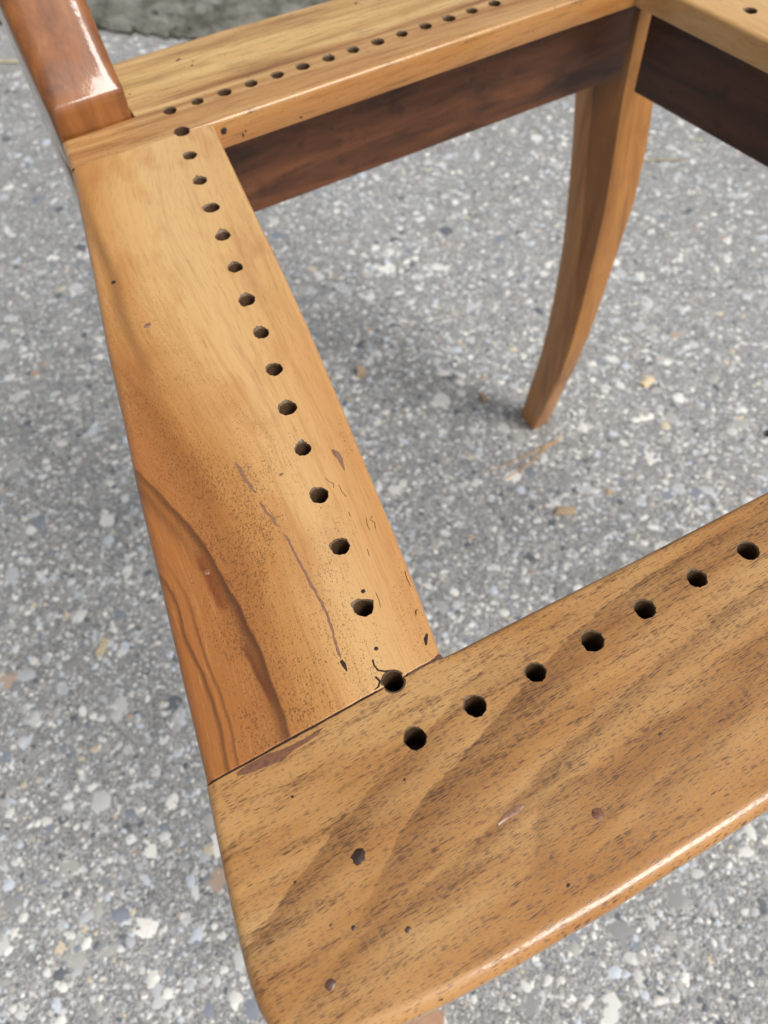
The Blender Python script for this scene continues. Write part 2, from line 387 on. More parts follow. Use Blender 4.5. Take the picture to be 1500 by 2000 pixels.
def board(name, outline, z0, z1, mats, holes=(), steps=5, parent=None, rb=1.0, sharp=35):
    """outline: CCW list of (x, y, top edge radius of the edge that starts here, material index of its side)."""
    P = [(o[0], o[1]) for o in outline]; n = len(P)
    Rr = [o[2] for o in outline]; MI = [o[3] if len(o) > 3 else 0 for o in outline]
    V = []; F = []; MX = []; rings = []
    def ring(D, zf):
        q = offset_poly(P, D); idx = []
        for i in range(n):
            V.append((q[i][0], q[i][1], zf(max(Rr[i - 1], Rr[i])))); idx.append(len(V) - 1)
        rings.append(idx); return q
    lim = (z1 - z0)
    bq = ring([min(rb, max(r, .05)) for r in Rr], lambda r: z0)
    ring([min(rb, max(r, .05)) * 0.3 for r in Rr], lambda r: z0 + min(rb, r) * 0.3)
    ring([0] * n, lambda r: z0 + min(rb, r))
    for k in range(steps + 1):
        a = math.pi / 2 * k / steps
        q = ring([r * (1 - math.cos(a)) for r in Rr], lambda r: z1 - r * (1 - math.sin(a)))
    ring([r + 0.35 for r in Rr], lambda r: z1)
    for a, b in zip(rings[:-1], rings[1:]):
        for i in range(n):
            j = (i + 1) % n
            F.append((a[i], a[j], b[j], b[i])); MX.append(MI[i])
    def cap(ringidx, loops, up):
        pts = [(V[i][0], V[i][1]) for i in ringidx]; gid = list(ringidx); edges = [(i, (i + 1) % n) for i in range(n)]
        for lp in loops:
            s = len(pts)
            for i in lp: pts.append((V[i][0], V[i][1])); gid.append(i)
            edges += [(s + i, s + (i + 1) % len(lp)) for i in range(len(lp))]
        res = delaunay_2d_cdt([Vector(p) for p in pts], edges, [], 1, 1e-5)
        vo, _, fo, ov = res[0], res[1], res[2], res[3]
        mp = []
        for k, src in enumerate(ov):
            if src: mp.append(gid[src[0]])
            else: V.append((vo[k].x, vo[k].y, V[ringidx[0]][2])); mp.append(len(V) - 1)
        for f in fo:
            cx = sum(vo[i].x for i in f) / len(f); cy = sum(vo[i].y for i in f) / len(f)
            if any(inside(cx, cy, [(V[i][0], V[i][1]) for i in lp]) for lp in loops): continue
            g = [mp[i] for i in f]
            ar = sum(V[g[i]][0] * V[g[(i + 1) % len(g)]][1] - V[g[(i + 1) % len(g)]][0] * V[g[i]][1] for i in range(len(g)))
            if (ar > 0) != up: g.reverse()
            F.append(tuple(g)); MX.append(0)
    tl = []; bl = []
    for h in holes:
        s = len(h['lip'])
        def lp(pts, z):
            st = len(V); V.extend((x, y, z) for x, y in pts); return list(range(st, st + s))
        L0 = lp(h['lip'], z1); L1 = lp(h['mid'], z1 - 0.7)
        rnd = [(h['x'] + h['r'] * math.cos(2 * math.pi * k / s), h['y'] + h['r'] * math.sin(2 * math.pi * k / s)) for k in range(s)]
        L2 = lp(rnd, z1 - 1.8); L3 = lp(rnd, z0)
        for (a, b, mi) in ((L0, L1, 2), (L1, L2, 1), (L2, L3, 1)):
            for i in range(s):
                j = (i + 1) % s
                F.append((a[i], a[j], b[j], b[i])); MX.append(mi)
        tl.append(L0); bl.append(L3)
    nf = len(F); cap(rings[-1], tl, True); cap(rings[0], bl, False)
    me = mesh_mm(name, V, F, mats, MX, sharp=sharp, flat=[i >= nf for i in range(len(F))])
    return link(name, me, parent)

def inside(x, y, poly):
    c = False; j = len(poly) - 1
    for i in range(len(poly)):
        if (poly[i][1] > y) != (poly[j][1] > y) and x < (poly[j][0] - poly[i][0]) * (y - poly[i][1]) / (poly[j][1] - poly[i][1]) + poly[i][0]: c = not c
        j = i
    return c

def subdiv(a, b, k, r, mi=0, wob=0.0, g=None):
    """points from a towards b (b excluded)"""
    out = []
    for i in range(k):
        t = i / k; w = (g.uniform(-wob, wob) if g and i else 0.0)
        nx, ny = -(b[1] - a[1]), b[0] - a[0]; l = math.hypot(nx, ny)
        out.append((a[0] + (b[0] - a[0]) * t + nx / l * w, a[1] + (b[1] - a[1]) * t + ny / l * w, r, mi))
    return out

def notch(a, b, c, r, rj, seg=12):
    """straight joint a->b with the half hole of circle c cut into the board on its left side"""
    d = np.array(b) - np.array(a); L = np.hypot(*d); d = d / L; nrm = np.array((-d[1], d[0]))
    w = np.array(c) - np.array(a); s = w @ d; h = w @ nrm
    half = math.sqrt(max(r * r - h * h, 0))
    a0 = math.atan2(-h, -half); a1 = math.atan2(-h, half)
    # go through the inside (positive normal side)
    if a0 < 0: a0 += 2 * math.pi
    out = []
    for k in range(seg + 1):
        t = a0 + (a1 - a0) * k / seg
        p = np.array(c) + r * (math.cos(t) * d + math.sin(t) * nrm)
        out.append((p[0], p[1], 0.25, 1 if k < seg else 0))
    return s - half, s + half, out

# ------------------------------------------------------------------ pavement
def pavement_mat():
    N = NT('worn_concrete_pavement'); p = mm_coords(N)
    big = N.noise(p, 0.004, 3, 0.55); med = N.noise(p, 0.03, 4, 0.6); fine = N.noise(p, 0.9, 3, 0.7)
    col = N.ramp(med, [(0.25, lin(174, 175, 175)), (0.5, lin(156, 157, 157)), (0.75, lin(132, 133, 134))])
    col = N.mix(N.ss(big, 0.42, 0.66, 0, 0.35), col, lin(132, 132, 128))
    v = N.vor(p, 0.42)
    r = N.sep(v['Color'])
    sand = N.ramp(r[0], [(0.0, lin(118, 119, 121)), (0.3, lin(154, 154, 153)), (0.6, lin(176, 176, 174)), (0.85, lin(212, 210, 204)), (1.0, lin(230, 228, 222))])
    col = N.mix(N.ss(v['Distance'], 0.42, 0.55, 0.8, 0.0), col, sand)
    v2 = N.vor(p, 1.0); r2 = N.sep(v2['Color'])
    col = N.mix(N.ss(r2[1], 0.72, 0.8, 0, 0.6), col, lin(198, 196, 190))
    col = N.mix(N.ss(r2[1], 0.28, 0.2, 0, 0.55), col, lin(98, 98, 98))
    moss = N.noise(p, 0.045, 3, 0.6)
    col = N.mix(N.ss(moss, 0.64, 0.74, 0, 0.28), col, lin(96, 92, 70))
    h = N.m('ADD', N.m('MULTIPLY', N.ss(v['Distance'], 0.3, 0.6, 1, 0), 0.6), N.m('MULTIPLY', fine, 0.5))
    h = N.m('ADD', h, N.m('MULTIPLY', med, 1.5))
    return N.out(col, 0.85, 0.25, normal=N.bump(h, 0.8, 0.0012))

def stone_mat():
    N = NT('aggregate_stone'); p = mm_coords(N)
    g = N.n('ShaderNodeNewGeometry')
    r = g.outputs['Random Per Island']
    col = N.ramp(r, [(0.0, lin(104, 108, 114)), (0.05, lin(136, 142, 152)), (0.12, lin(148, 148, 147)), (0.22, lin(178, 176, 171)), (0.34, lin(190, 192, 195)),
                     (0.46, lin(204, 204, 201)), (0.56, lin(172, 171, 168)), (0.66, lin(224, 223, 219)), (0.76, lin(204, 211, 220)), (0.83, lin(226, 224, 217)), (0.90, lin(240, 238, 231)), (0.975, lin(214, 200, 172)), (0.985, lin(186, 164, 146)), (1.0, lin(232, 232, 230))], 'CONSTANT')
    n = N.noise(p, 0.45, 4, 0.65)
    col = N.mix(N.ss(n, 0.45, 0.8, 0, 0.25), col, lin(128, 129, 131))
    n2 = N.noise(p, 1.6, 2, 0.6)
    col = N.mix(N.ss(n2, 0.58, 0.75, 0, 0.35), col, lin(222, 220, 214))
    return N.out(col, 0.7, 0.35, normal=N.bump(n, 0.4, 0.0006))

me = bpy.data.meshes.new('pavement')
me.from_pydata([(-12, -12, 0), (14, -12, 0), (14, 14, 0), (-12, 14, 0)], [], [(0, 1, 2, 3)])
me.materials.append(pavement_mat())
ground = link('pavement', me, kind='structure')
ground['label'] = 'grey worn concrete pavement with exposed aggregate'; ground['category'] = 'pavement'

def scatter_stones():
    R = np.random.default_rng(11)
    SEG = 6
    cx, cy, rad = [], [], []
    def layer(n, r0, r1, x0, x1, y0, y1, keep):
        x = R.uniform(x0, x1, n); y = R.uniform(y0, y1, n); r = r0 * (r1 / r0) ** (R.random(n) ** 1.8)
        k = R.random(n) < keep(x, y)
        cx.append(x[k]); cy.append(y[k]); rad.append(r[k])
    # everywhere the photograph looks (mm)
    far = lambda x, y: np.hypot(x + 60, y + 100)
    layer(64000, 1.0, 2.1, -480, 700, -560, 850, lambda x, y: np.clip(1.25 - far(x, y) / 700, 0.0, 1.0))
    layer(78000, 1.7, 3.8, -480, 980, -560, 1150, lambda x, y: np.clip(1.3 - far(x, y) / 900, 0.12, 0.9))
    layer(17000, 2.6, 6.0, -480, 1000, -560, 1250, lambda x, y: np.clip(1.3 - far(x, y) / 1200, 0.3, 0.8))
    layer(4200, 4.6, 11.0, -480, 1000, -560, 1250, lambda x, y: np.ones_like(x) * .8)
    x = np.concatenate(cx); y = np.concatenate(cy); r = np.concatenate(rad); n = len(x)
    th = R.uniform(0, 2 * np.pi, n); ell = R.uniform(0.55, 0.95, n); hgt = R.uniform(0.04, 0.26, n) * np.minimum(r, 3.2) ** 0.8
    ang = np.arange(SEG) * 2 * np.pi / SEG
    V = np.zeros((n, 2 * SEG + 1, 3))
    jit = R.uniform(0.72, 1.22, (n, SEG))
    for ringk, (fr, fz) in enumerate(((1.0, -0.35), (0.66, 0.78))):
        a = ang[None, :] + R.uniform(-.15, .15, (n, SEG))
        px = np.cos(a) * r[:, None] * jit * fr; py = np.sin(a) * r[:, None] * jit * fr * ell[:, None]
        V[:, ringk * SEG:(ringk + 1) * SEG, 0] = x[:, None] + px * np.cos(th)[:, None] - py * np.sin(th)[:, None]
        V[:, ringk * SEG:(ringk + 1) * SEG, 1] = y[:, None] + px * np.sin(th)[:, None] + py * np.cos(th)[:, None]
        V[:, ringk * SEG:(ringk + 1) * SEG, 2] = hgt[:, None] * fz
    V[:, 2 * SEG, 0] = x; V[:, 2 * SEG, 1] = y; V[:, 2 * SEG, 2] = hgt
    tri = []
    for i in range(SEG):
        j = (i + 1) % SEG
        tri += [(i, j, SEG + j), (i, SEG + j, SEG + i), (SEG + i, SEG + j, 2 * SEG)]
    tri = np.array(tri)
    T = (tri[None] + (np.arange(n) * (2 * SEG + 1))[:, None, None]).reshape(-1, 3)
    me = bpy.data.meshes.new('gravel')
    me.vertices.add(n * (2 * SEG + 1)); me.vertices.foreach_set('co', (V / 1000).reshape(-1))
    me.loops.add(T.size); me.loops.foreach_set('vertex_index', T.reshape(-1).astype(np.int32))
    me.polygons.add(len(T)); me.polygons.foreach_set('loop_start', np.arange(0, T.size, 3, dtype=np.int32))
    me.polygons.foreach_set('loop_total', np.full(len(T), 3, dtype=np.int32))
    me.polygons.foreach_set('use_smooth', np.ones(len(T), dtype=bool))
    me.update(calc_edges=True); me.validate()
    me.materials.append(stone_mat())
    o = link('gravel', me, kind='stuff')
    o['label'] = 'small white, grey and bluish aggregate stones bedded in the concrete'; o['category'] = 'gravel'
scatter_stones()

# the rougher, mossy slab beyond a ragged crack, top left
def rough_slab():
    N = NT('mossy_rough_concrete'); p = mm_coords(N)
    a = N.noise(p, 0.02, 5, 0.7); b = N.noise(p, 0.09, 5, 0.75)
    col = N.ramp(a, [(0.32, lin(156, 156, 148)), (0.5, lin(124, 124, 114)), (0.66, lin(84, 84, 74))])
    col = N.mix(N.ss(b, 0.5, 0.72, 0, 0.6), col, lin(78, 78, 66))
    col = N.mix(N.ss(b, 0.25, 0.42, 0.5, 0), col, lin(164, 164, 156))
    mat = N.out(col, 0.9, 0.2, normal=N.bump(N.m('ADD', a, N.m('MULTIPLY', b, 0.5)), 0.8, 0.01))
    R = np.random.default_rng(4)
    edge = [(-700, 1600), (-200, 1250), (62, 1076), (101, 1047), (138, 1014), (160, 986), (189, 970), (207, 940), (232, 910), (281, 880), (348, 847), (431, 812), (700, 640), (1400, 190)]
    xs = np.concatenate([np.linspace(-700, 0, 40, endpoint=False), np.linspace(0, 620, 90, endpoint=False), np.linspace(620, 1400, 25)])
    ey = np.interp(xs, [e[0] for e in edge], [e[1] for e in edge])
    ey = ey + R.normal(0, 4, len(xs)) + 7 * np.sin(xs / 23) * np.sin(xs / 57 + 1)
    rows = [(2.0, -6), (-1, 4), (3, 6.5), (9, 7)] + [(9 + 9 * k, 7) for k in range(1, 34)] + [(600, 7), (1500, 7), (6000, 7)]
    V = []; F = []
    for j, (dy, z) in enumerate(rows):
        for i, x in enumerate(xs):
            am = 0 if j < 2 else 1
            zz = z + am * (3.0 * math.sin(x / 17 + j * 0.9) * math.sin(x / 31 - j * 0.5) + R.normal(0, 1.8))
            V.append((x + (R.normal(0, 2.0) if am else 0), ey[i] + dy + (R.normal(0, 1.5) if am else 0), zz))
    w = len(xs)
    for j in range(len(rows) - 1):
        for i in range(w - 1): F.append((j * w + i, j * w + i + 1, (j + 1) * w + i + 1, (j + 1) * w + i))
    me = mesh_mm('rough_slab', V, F, [mat], sharp=80, seat=False)
    o = link('rough_slab', me, kind='structure'); o['label'] = 'mossy grey rough concrete slab beyond the ragged crack'; o['category'] = 'slab'
    crack_dark = plain('dark_crack_shade', lin(58, 54, 44), 0.95, 0.1, var=0.3, scale=0.15)  # shade of the gap, put in as a dark strip along the slab edge
    V = []; F = []
    for i, x in enumerate(xs):
        wv = 5 + 4 * math.sin(x / 19) + 3 * math.sin(x / 7.3 + 2) + R.normal(0, 1)
        wv = max(wv, 0.8)
        V += [(x, ey[i] - wv, 0.3), (x, ey[i] - wv * 0.4, 1.2), (x, ey[i] + 4, 1.4)]
    for i in range(len(xs) - 1):
        for k in range(2): F.append((3 * i + k, 3 * i + 3 + k, 3 * i + 4 + k, 3 * i + 1 + k))
    link('crack_shade', mesh_mm('crack_shade', V, F, [crack_dark], sharp=80, seat=False), o, root=False)
rough_slab()

# ------------------------------------------------------------------ the chair
chair = bpy.data.objects.new('chair', None); COL.objects.link(chair); chair.location = BASE
chair['label'] = 'varnished wooden side chair frame, seat open with drilled cane holes'; chair['category'] = 'chair'

TH = 13.5       # thickness of the seat frame boards
LH = [(-17.2, -16.7), (-20.0, -34.7), (-22.6, -53.0), (-25.7, -70.9), (-28.9, -89.6), (-32.2, -107.6), (-34.6, -125.2), (-37.9, -142.8), (-41.4, -160.4), (-44.6, -177.7), (-48.0, -195.8), (-50.9, -214.8), (-54.4, -235.3)]
RH = [(-12.3 + 13.0 * k, 18.8) for k in range(14)] + [(169.5 + 13.0 * k, 18.8) for k in range(6)]
FH = [(-60.6, -273.4), (-43.1, -274.0), (-24.6, -274.2), (-6.6, -274.5), (11.2, -274.0), (29.4, -273.9), (47.6, -274.2)] + [(65.8 + 18.2 * k, -274.1) for k in range(13)]
RC, RC_R = (-13.6, 1.2), 3.0            # half hole on the rear joint
FC, FC_R = (-57.9, -257.8), 2.7         # half hole on the front joint
gL = random.Random(21)

# left side rail, counter-clockwise from its rear inner corner
def side_outline():
    o = []
    # rear joint, from inner (0,0) to outer (-63,1.4)
    A, B = (0.0, -0.12), (-63.0, 1.1)
    s0, s1, arc = notch(A, B, RC, RC_R, 0.2)
    L = math.dist(A, B); P = lambda s: (A[0] + (B[0] - A[0]) * s / L, A[1] + (B[1] - A[1]) * s / L)
    o += [(A[0], A[1], 0.3, 0)] + arc[:-1] + [(arc[-1][0], arc[-1][1], 0.15, 0)]
    o += subdiv(P(s1 + 1.5), B, 14, 0.15, 0, 0.05, gL)
    # outer edge
    out = [(-63.0, 1.1), (-69.5, -33.0), (-76.0, -66.5), (-83.5, -103), (-90.0, -139.4), (-95.0, -165), (-99.2, -191.0), (-105.4, -226.9), (-110.6, -257.68)]
    for a, b in zip(out[:-1], out[1:]): o += subdiv(a, b, 4, 2.6)
    # front joint, outer to inner
    A, B = (-110.6, -257.68), (-43.2, -257.68)
    s0, s1, arc = notch(A, B, FC, FC_R, 0.2)
    L = math.dist(A, B); P = lambda s: (A[0] + (B[0] - A[0]) * s / L, A[1] + (B[1] - A[1]) * s / L)
    o += subdiv(A, P(s0 - 1.0), 16, 0.18, 0, 0.07, gL)
    o += arc[:-1] + [(arc[-1][0], arc[-1][1], 0.18, 0)]
    o += subdiv(P(s1 + 1.0), B, 5, 0.18, 0, 0.07, gL)
    inn = [(-43.2, -257.68), (-39.0, -239.0), (-35.0, -218.6), (-31.0, -196.5), (-24.9, -163.5), (-18.8, -129.0), (-13.1, -92.0), (-6.9, -48.0), (0, -0.12)]
    for a, b in zip(inn[:-1], inn[1:]): o += subdiv(a, b, 3, 2.2)
    return o

def holes_for(pts, seed, r=3.0, nick=0.7, nd=None):
    return [ragged_hole(x, y, r * (1 + 0.05 * math.sin(i * 2.3 + seed)), seed * 100 + i, nick * (0.3 + 0.9 * random.Random(seed * 7 + i).random()), nd) for i, (x, y) in enumerate(pts)]

so = side_outline()
WOODS = lambda k: [MAT[k], MAT['bore'], MAT['torn']]
side_left = board('side_rail', so, -TH, 0.0, WOODS('side'), holes_for(LH, 3, 2.65, 1.3), parent=chair)
side_left['label'] = 'honey coloured side rail with dark curved figure and a row of cane holes'
som = [(2 * XM - x, y, r, m) for x, y, r, m in so]
# reversing the order keeps it counter-clockwise; edge data belong to the edge that starts at a vertex
som = [(som[-1 - i][0], som[-1 - i][1], som[(-2 - i) % len(som)][2], som[(-2 - i) % len(som)][3]) for i in range(len(som))]
side_right = board('side_rail', som, -TH, 0.0, WOODS('side_m'), holes_for([(2 * XM - x, y) for x, y in LH], 5), parent=chair)

# rear rail
def rear_outline():
    o = []
    A, B = (-63.0, 1.4), (0.3, 0.12)
    s0, s1, arc = notch(A, B, RC, RC_R, 0.2)
    L = math.dist(A, B); P = lambda s: (A[0] + (B[0] - A[0]) * s / L, A[1] + (B[1] - A[1]) * s / L)
    o += subdiv(A, P(s0 - 1.0), 12, 0.15, 0, 0.05, gL) + arc[:-1] + [(arc[-1][0], arc[-1][1], 0.15, 0)] + [(P(s1 + 1)[0], P(s1 + 1)[1], 0.3, 0)]
    mid = subdiv((0.3, 0.12), (2 * XM - 0.3, 0.12), 16, 1.6)
    o += mid
    A2, B2 = (2 * XM - 0.3, 0.12), (2 * XM + 63.0, 1.4)
    c2 = (2 * XM - RC[0], RC[1])
    s0, s1, arc = notch(A2, B2, c2, RC_R, 0.2)
    L2 = math.dist(A2, B2); P2 = lambda s: (A2[0] + (B2[0] - A2[0]) * s / L2, A2[1] + (B2[1] - A2[1]) * s / L2)
    o += [(A2[0], A2[1], 0.3, 0)] + arc[:-1] + [(arc[-1][0], arc[-1][1], 0.15, 0)] + subdiv(P2(s1 + 1), B2, 6, 0.3)
    o += subdiv(B2, (2 * XM + 60.5, 22.4), 4, 2.4)
    o += subdiv((2 * XM + 60.5, 22.4), (2 * XM + 27.2, 22.8), 5, 1.0)
    o += subdiv((2 * XM + 27.2, 22.8), (2 * XM + 26.8, 71), 4, 0.5)
    back = [(2 * XM + 26.8, 71.0), (2 * XM - 30, 70.5), (2 * XM - 90, 67.5), (XM, 66.5), (90, 67.5), (31, 70.5), (-26.8, 71.0)]
    for a, b in zip(back[:-1], back[1:]): o += subdiv(a, b, 4, 3.0)
    o += subdiv((-26.8, 71), (-27.2, 22.8), 4, 0.5)
    o += subdiv((-27.2, 22.8), (-60.5, 22.4), 5, 1.0)
    o += subdiv((-60.5, 22.4), (-63.0, 1.4), 4, 2.4)
    return o
rear = board('rear_rail', rear_outline(), -TH, 0.0, WOODS('rear'), holes_for(RH, 9, 2.8, 0.8), parent=chair)

# front rail with rounded front corners
def front_outline():
    half = []
    o = []
    A, B = (-43.0, -258.28), (-111.0, -258.28)
    s0, s1, arc = notch(A, B, FC, FC_R, 0.2)
    L = math.dist(A, B); P = lambda s: (A[0] + (B[0] - A[0]) * s / L, A[1] + (B[1] - A[1]) * s / L)
    left_joint = subdiv(A, P(s0 - 1.0), 5, 0.18, 0, 0.07, gL) + arc[:-1] + [(arc[-1][0], arc[-1][1], 0.18, 0)] + subdiv(P(s1 + 1), B, 16, 0.18, 0, 0.07, gL)
    side = [(-111.0, -258.28), (-113.2, -269), (-115.6, -281.0), (-117.8, -293), (-119.0, -301), (-119.4, -307.0), (-118.8, -311.2), (-116.8, -315), (-113.2, -318.4), (-108.0, -321.0), (-102.0, -322.9), (-95.0, -324.3), (-82, -326.0), (-67.4, -327.2), (-41.1, -328.6), (-10, -329.4), (40, -330.2), (XM, -330.6)]
    rad = [2.4, 2.5, 2.6, 2.8, 3.0, 3.2, 3.4, 3.6, 3.8, 3.8, 3.8, 3.8, 3.8, 3.8, 3.8, 3.8, 3.8]
    lo = list(left_joint)
    for k, (a, b) in enumerate(zip(side[:-1], side[1:])): lo += subdiv(a, b, 2 if math.dist(a, b) < 9 else 4, rad[k])
    ro = [(2 * XM - lo[-1 - i][0], lo[-1 - i][1], lo[(-2 - i) % len(lo)][2], lo[(-2 - i) % len(lo)][3]) for i in range(len(lo))]
    ro[-1] = (ro[-1][0], ro[-1][1], 0, 0)
    pts = lo + [(XM, -330.6, 3.8, 0)] + ro
    # inner edge from the right joint corner back to A
    inn = [(2 * XM + 43.0, -258.28), (180, -261.5), (XM, -262.2), (66, -261.6), (20, -260.4), (-21, -258.9), (-43.0, -258.28)]
    pts = pts[:-1]
    for a, b in zip(inn[:-1], inn[1:]): pts += subdiv(a, b, 4, 2.0)
    return pts
front = board('front_rail', front_outline(), -TH - 0.5, 0.0, WOODS('front'), holes_for(FH, 13, 2.7, 0.75), parent=chair, steps=7, rb=3.5)
front['label'] = 'wide golden front rail with streaky grain, rounded corner and cane holes'

# old glue and filler down in the joints
def strip(name, pts, w, z0, z1, mat, parent, g=None, dome=0.0):
    """closed ribbon along pts with half widths w (list)"""
    V = []; n = len(pts)
    for i, (x, y) in enumerate(pts):
        a = pts[max(i - 1, 0)]; b = pts[min(i + 1, n - 1)]
        dx, dy = b[0] - a[0], b[1] - a[1]; l = math.hypot(dx, dy); nx, ny = -dy / l, dx / l
        wl = w[i] * (1 + (g.uniform(-.3, .3) if g else 0)); wr = w[i] * (1 + (g.uniform(-.3, .3) if g else 0))
        V += [(x + nx * wl, y + ny * wl, z1), (x, y, z1 + dome), (x - nx * wr, y - ny * wr, z1), (x - nx * wr, y - ny * wr, z0), (x + nx * wl, y + ny * wl, z0)]
    F = []
    for i in range(n - 1):
        a = 5 * i; b = a + 5
        for k in range(5): F.append((a + k, a + (k + 1) % 5, b + (k + 1) % 5, b + k))
    F += [(4, 3, 2, 1, 0), tuple(5 * (n - 1) + k for k in range(5))]
    return link(name, mesh_mm(name, V, F, [mat], sharp=50), parent, root=False)

gj = random.Random(3)
xs = [-109.2 + 46.4 * k / 22 for k in range(23)]
strip('glue_line', [(x, -258.0) for x in xs], [0.55] * 23, -6, -0.3, MAT['gap'], front, gj)
xs = [-53.8 + 10.4 * k / 6 for k in range(7)]
strip('glue_line', [(x, -258.0) for x in xs], [0.55] * 7, -6, -0.06, MAT['dark_filler'], front, gj)
xs = [-62.6 + 45 * k / 18 for k in range(19)]
strip('glue_line', [(x, 0.55 - 0.012 * (x + 63)) for x in xs], [0.55] * 19, -6, -0.2, MAT['gap'], rear, gj)

def blob(name, x, y, r, mat, parent, ell=1.0, rot=0.0, z=0.06, seed=0, jag=0.2, seg=12):
    g = random.Random(seed); V = [(x, y, z)]; 
    for ringk, (fr, zz) in enumerate(((0.75, z * 0.9), (1.0, -0.15))):
        for k in range(seg):
            a = 2 * math.pi * k / seg; rr = r * fr * (1 + g.uniform(-jag, jag))
            px, py = rr * math.cos(a), rr * math.sin(a) * ell
            V.append((x + px * math.cos(rot) - py * math.sin(rot), y + px * math.sin(rot) + py * math.cos(rot), zz))
    F = []
    for k in range(seg):
        j = (k + 1) % seg
        F += [(0, 1 + k, 1 + j), (1 + k, 1 + seg + k, 1 + seg + j, 1 + j)]
    return link(name, mesh_mm(name, V, F, [mat], sharp=60), parent, root=False)

# taupe filler along the crack of the left rail
def duv(u, v): return (-0.1644 * u - 0.9864 * v, -0.9864 * u + 0.1644 * v)
for k, seg in enumerate([[(180, 35.6), (185, 34.8), (189, 34.0), (193.5, 32.7)], [(197, 32.6), (201, 31.6), (204, 30.6), (207, 29.9)],
                         [(210.5, 28.9), (213, 28.2), (217, 27.8), (220, 27.6), (225, 26.9), (230, 26.2), (234, 25.6), (238, 25.0), (241.5, 25.0), (245, 25.2), (249, 25.4), (253, 25.5)]]):
    g = random.Random(k + 40)
    pts = []; ww = []
    for a, b in zip(seg[:-1], seg[1:]):
        for t in (0, .33, .66): pts.append(duv(a[0] + (b[0] - a[0]) * t, a[1] + (b[1] - a[1]) * t + g.uniform(-.15, .15)))
    pts.append(duv(*seg[-1])); n = len(pts)
    wm = (0.55, 0.5, 0.38)[k]
    ww = [wm * min(1, 0.35 + 1.3 * min(i, n - 1 - i) / 3) for i in range(n)]
    strip('crack_filler', pts, ww, -0.3, 0.02, MAT['filler'], side_left, g, 0.06)
strip('crack_filler', [duv(253.5, 25.6), duv(255, 25.3), duv(257, 25.1)], [.4, .5, .12], -0.3, 0.015, MAT['pit'], side_left, random.Random(5), 0.02)
for i, (x, y, r, m, e) in enumerate([(-70.2, -73.6, 1.2, 'pit', .9), (-67.4, -101.2, 1.7, 'filler', .8), (-87.5, -203.1, 1.15, 'filler', .8), (-54.6, -183.1, 0.9, 'filler', .7),
        (-52.1, -230.8, 0.8, 'pit', 1), (-57.3, -247.6, 0.75, 'pit', 1), (-62.0, -175.5, 0.5, 'filler', 1)]):
    blob('nail_plug', x, y, r, MAT[m], side_left, e, 0.3, 0.05, i + 60)
strip('dent_filler', [(-36.8, -182.6), (-36.2, -184.6), (-36.3, -187), (-36.9, -189.3), (-37.2, -191.6)], [.3, 1.1, 1.0, .5, .15], -.3, .02, MAT['filler'], side_left, random.Random(8), 0.04)
strip('dent_filler', [(-42.2, -243.0), (-42.9, -243.9), (-43.4, -244.6)], [.3, .7, .2], -.6, -.02, MAT['pit'], side_left, random.Random(9), 0.03)
strip('dent_filler', [(-43.4, -250.6), (-44.6, -251.8), (-45.4, -253.4)], [.3, .6, .2], -.4, .015, MAT['pit'], side_left, random.Random(10), 0.02)
for k, pl in enumerate([[(-43.6, -191.3), (-43.2, -193.0), (-42.4, -194.3), (-43.0, -195.6)], [(-41.2, -195.5), (-41.6, -198.0), (-41.3, -200.4)], [(-43.2, -205.5), (-43.6, -207.2)],
                        [(-39.8, -210.0), (-40.7, -212.4), (-40.9, -214.3)], [(-37.9, -210.4), (-39.2, -211.2), (-38.4, -212.6), (-39.2, -214.6)], [(-44.6, -219.5), (-45.2, -221.8)],
                        [(-49.3, -233.0), (-49.6, -235.2), (-50.4, -237.6)], [(-38.9, -231.0), (-39.6, -233.4), (-40.0, -236.2)],
                        [(-61.4, -254.4), (-60.9, -256.0), (-62.0, -257.2), (-63.4, -257.4)], [(-59.6, -249.8), (-60.1, -251.4), (-59.9, -253.2), (-58.4, -254.4), (-57.4, -254.5)]]):
    big = k >= 8
    strip('scratch', pl, [(.3 if big else .11)] * (len(pl) - 1) + [.1], -.4, .012, MAT['pit'] if big else MAT['dark_filler'], side_left, random.Random(70 + k), 0.015)

# marks on the front rail
blob('nail_plug', -86.0, -290.7, 2.5, MAT['pit'], front, 0.75, 0.5, 0.04, 81, 0.28)
blob('nail_plug', -32.4, -310.6, 2.0, MAT['brown_filler'], front, 0.9, 0.2, 0.02, 82)
strip('dent_filler', [(-54.2, -300.9), (-51.5, -300.2), (-48.5, -300.0), (-46.4, -300.2)], [.2, .8, 1.0, .3], -.3, .02, MAT['filler'], front, random.Random(83), 0.22)
for i, (x, y, r, m) in enumerate([(-94.1, -303.3, 0.7, 'pit'), (-83.7, -309.6, 1.0, 'dark_filler'), (-103.6, -310.5, 1.5, 'dark_filler'), (-47.8, -319.8, 0.7, 'pit'), (-93.5, -271.0, 0.5, 'pit'), (-101.3, -288.5, 0.5, 'pit'), (-98.2, -300.4, 0.5, 'dark_filler'), (-68.0, -281.0, .5, 'pit'), (-7.5, -303.0, .8, 'dark_filler')]):
    blob('nail_plug', x, y, r, MAT[m], front, 0.85, 0.4, 0.04, 90 + i)
strip('joint_filler', [(-103.0, -259.4), (-100.5, -259.7), (-97.5, -259.8), (-94.5, -260.1), (-91.5, -260.2), (-88, -260.3), (-84.5, -260.3), (-81.6, -260.1), (-79.5, -259.6)], [.5, .9, 1.15, 1.3, 1.2, .9, .65, .6, .15], -.3, .015, MAT['brown_filler'], front, random.Random(88), 0.05)
strip('dent_filler', [(-85.6, -324.2), (-84.2, -324.5), (-82.6, -324.6)], [.1, .4, .1], -3.2, -1.3, MAT['pit'], front, random.Random(89), 0.3)

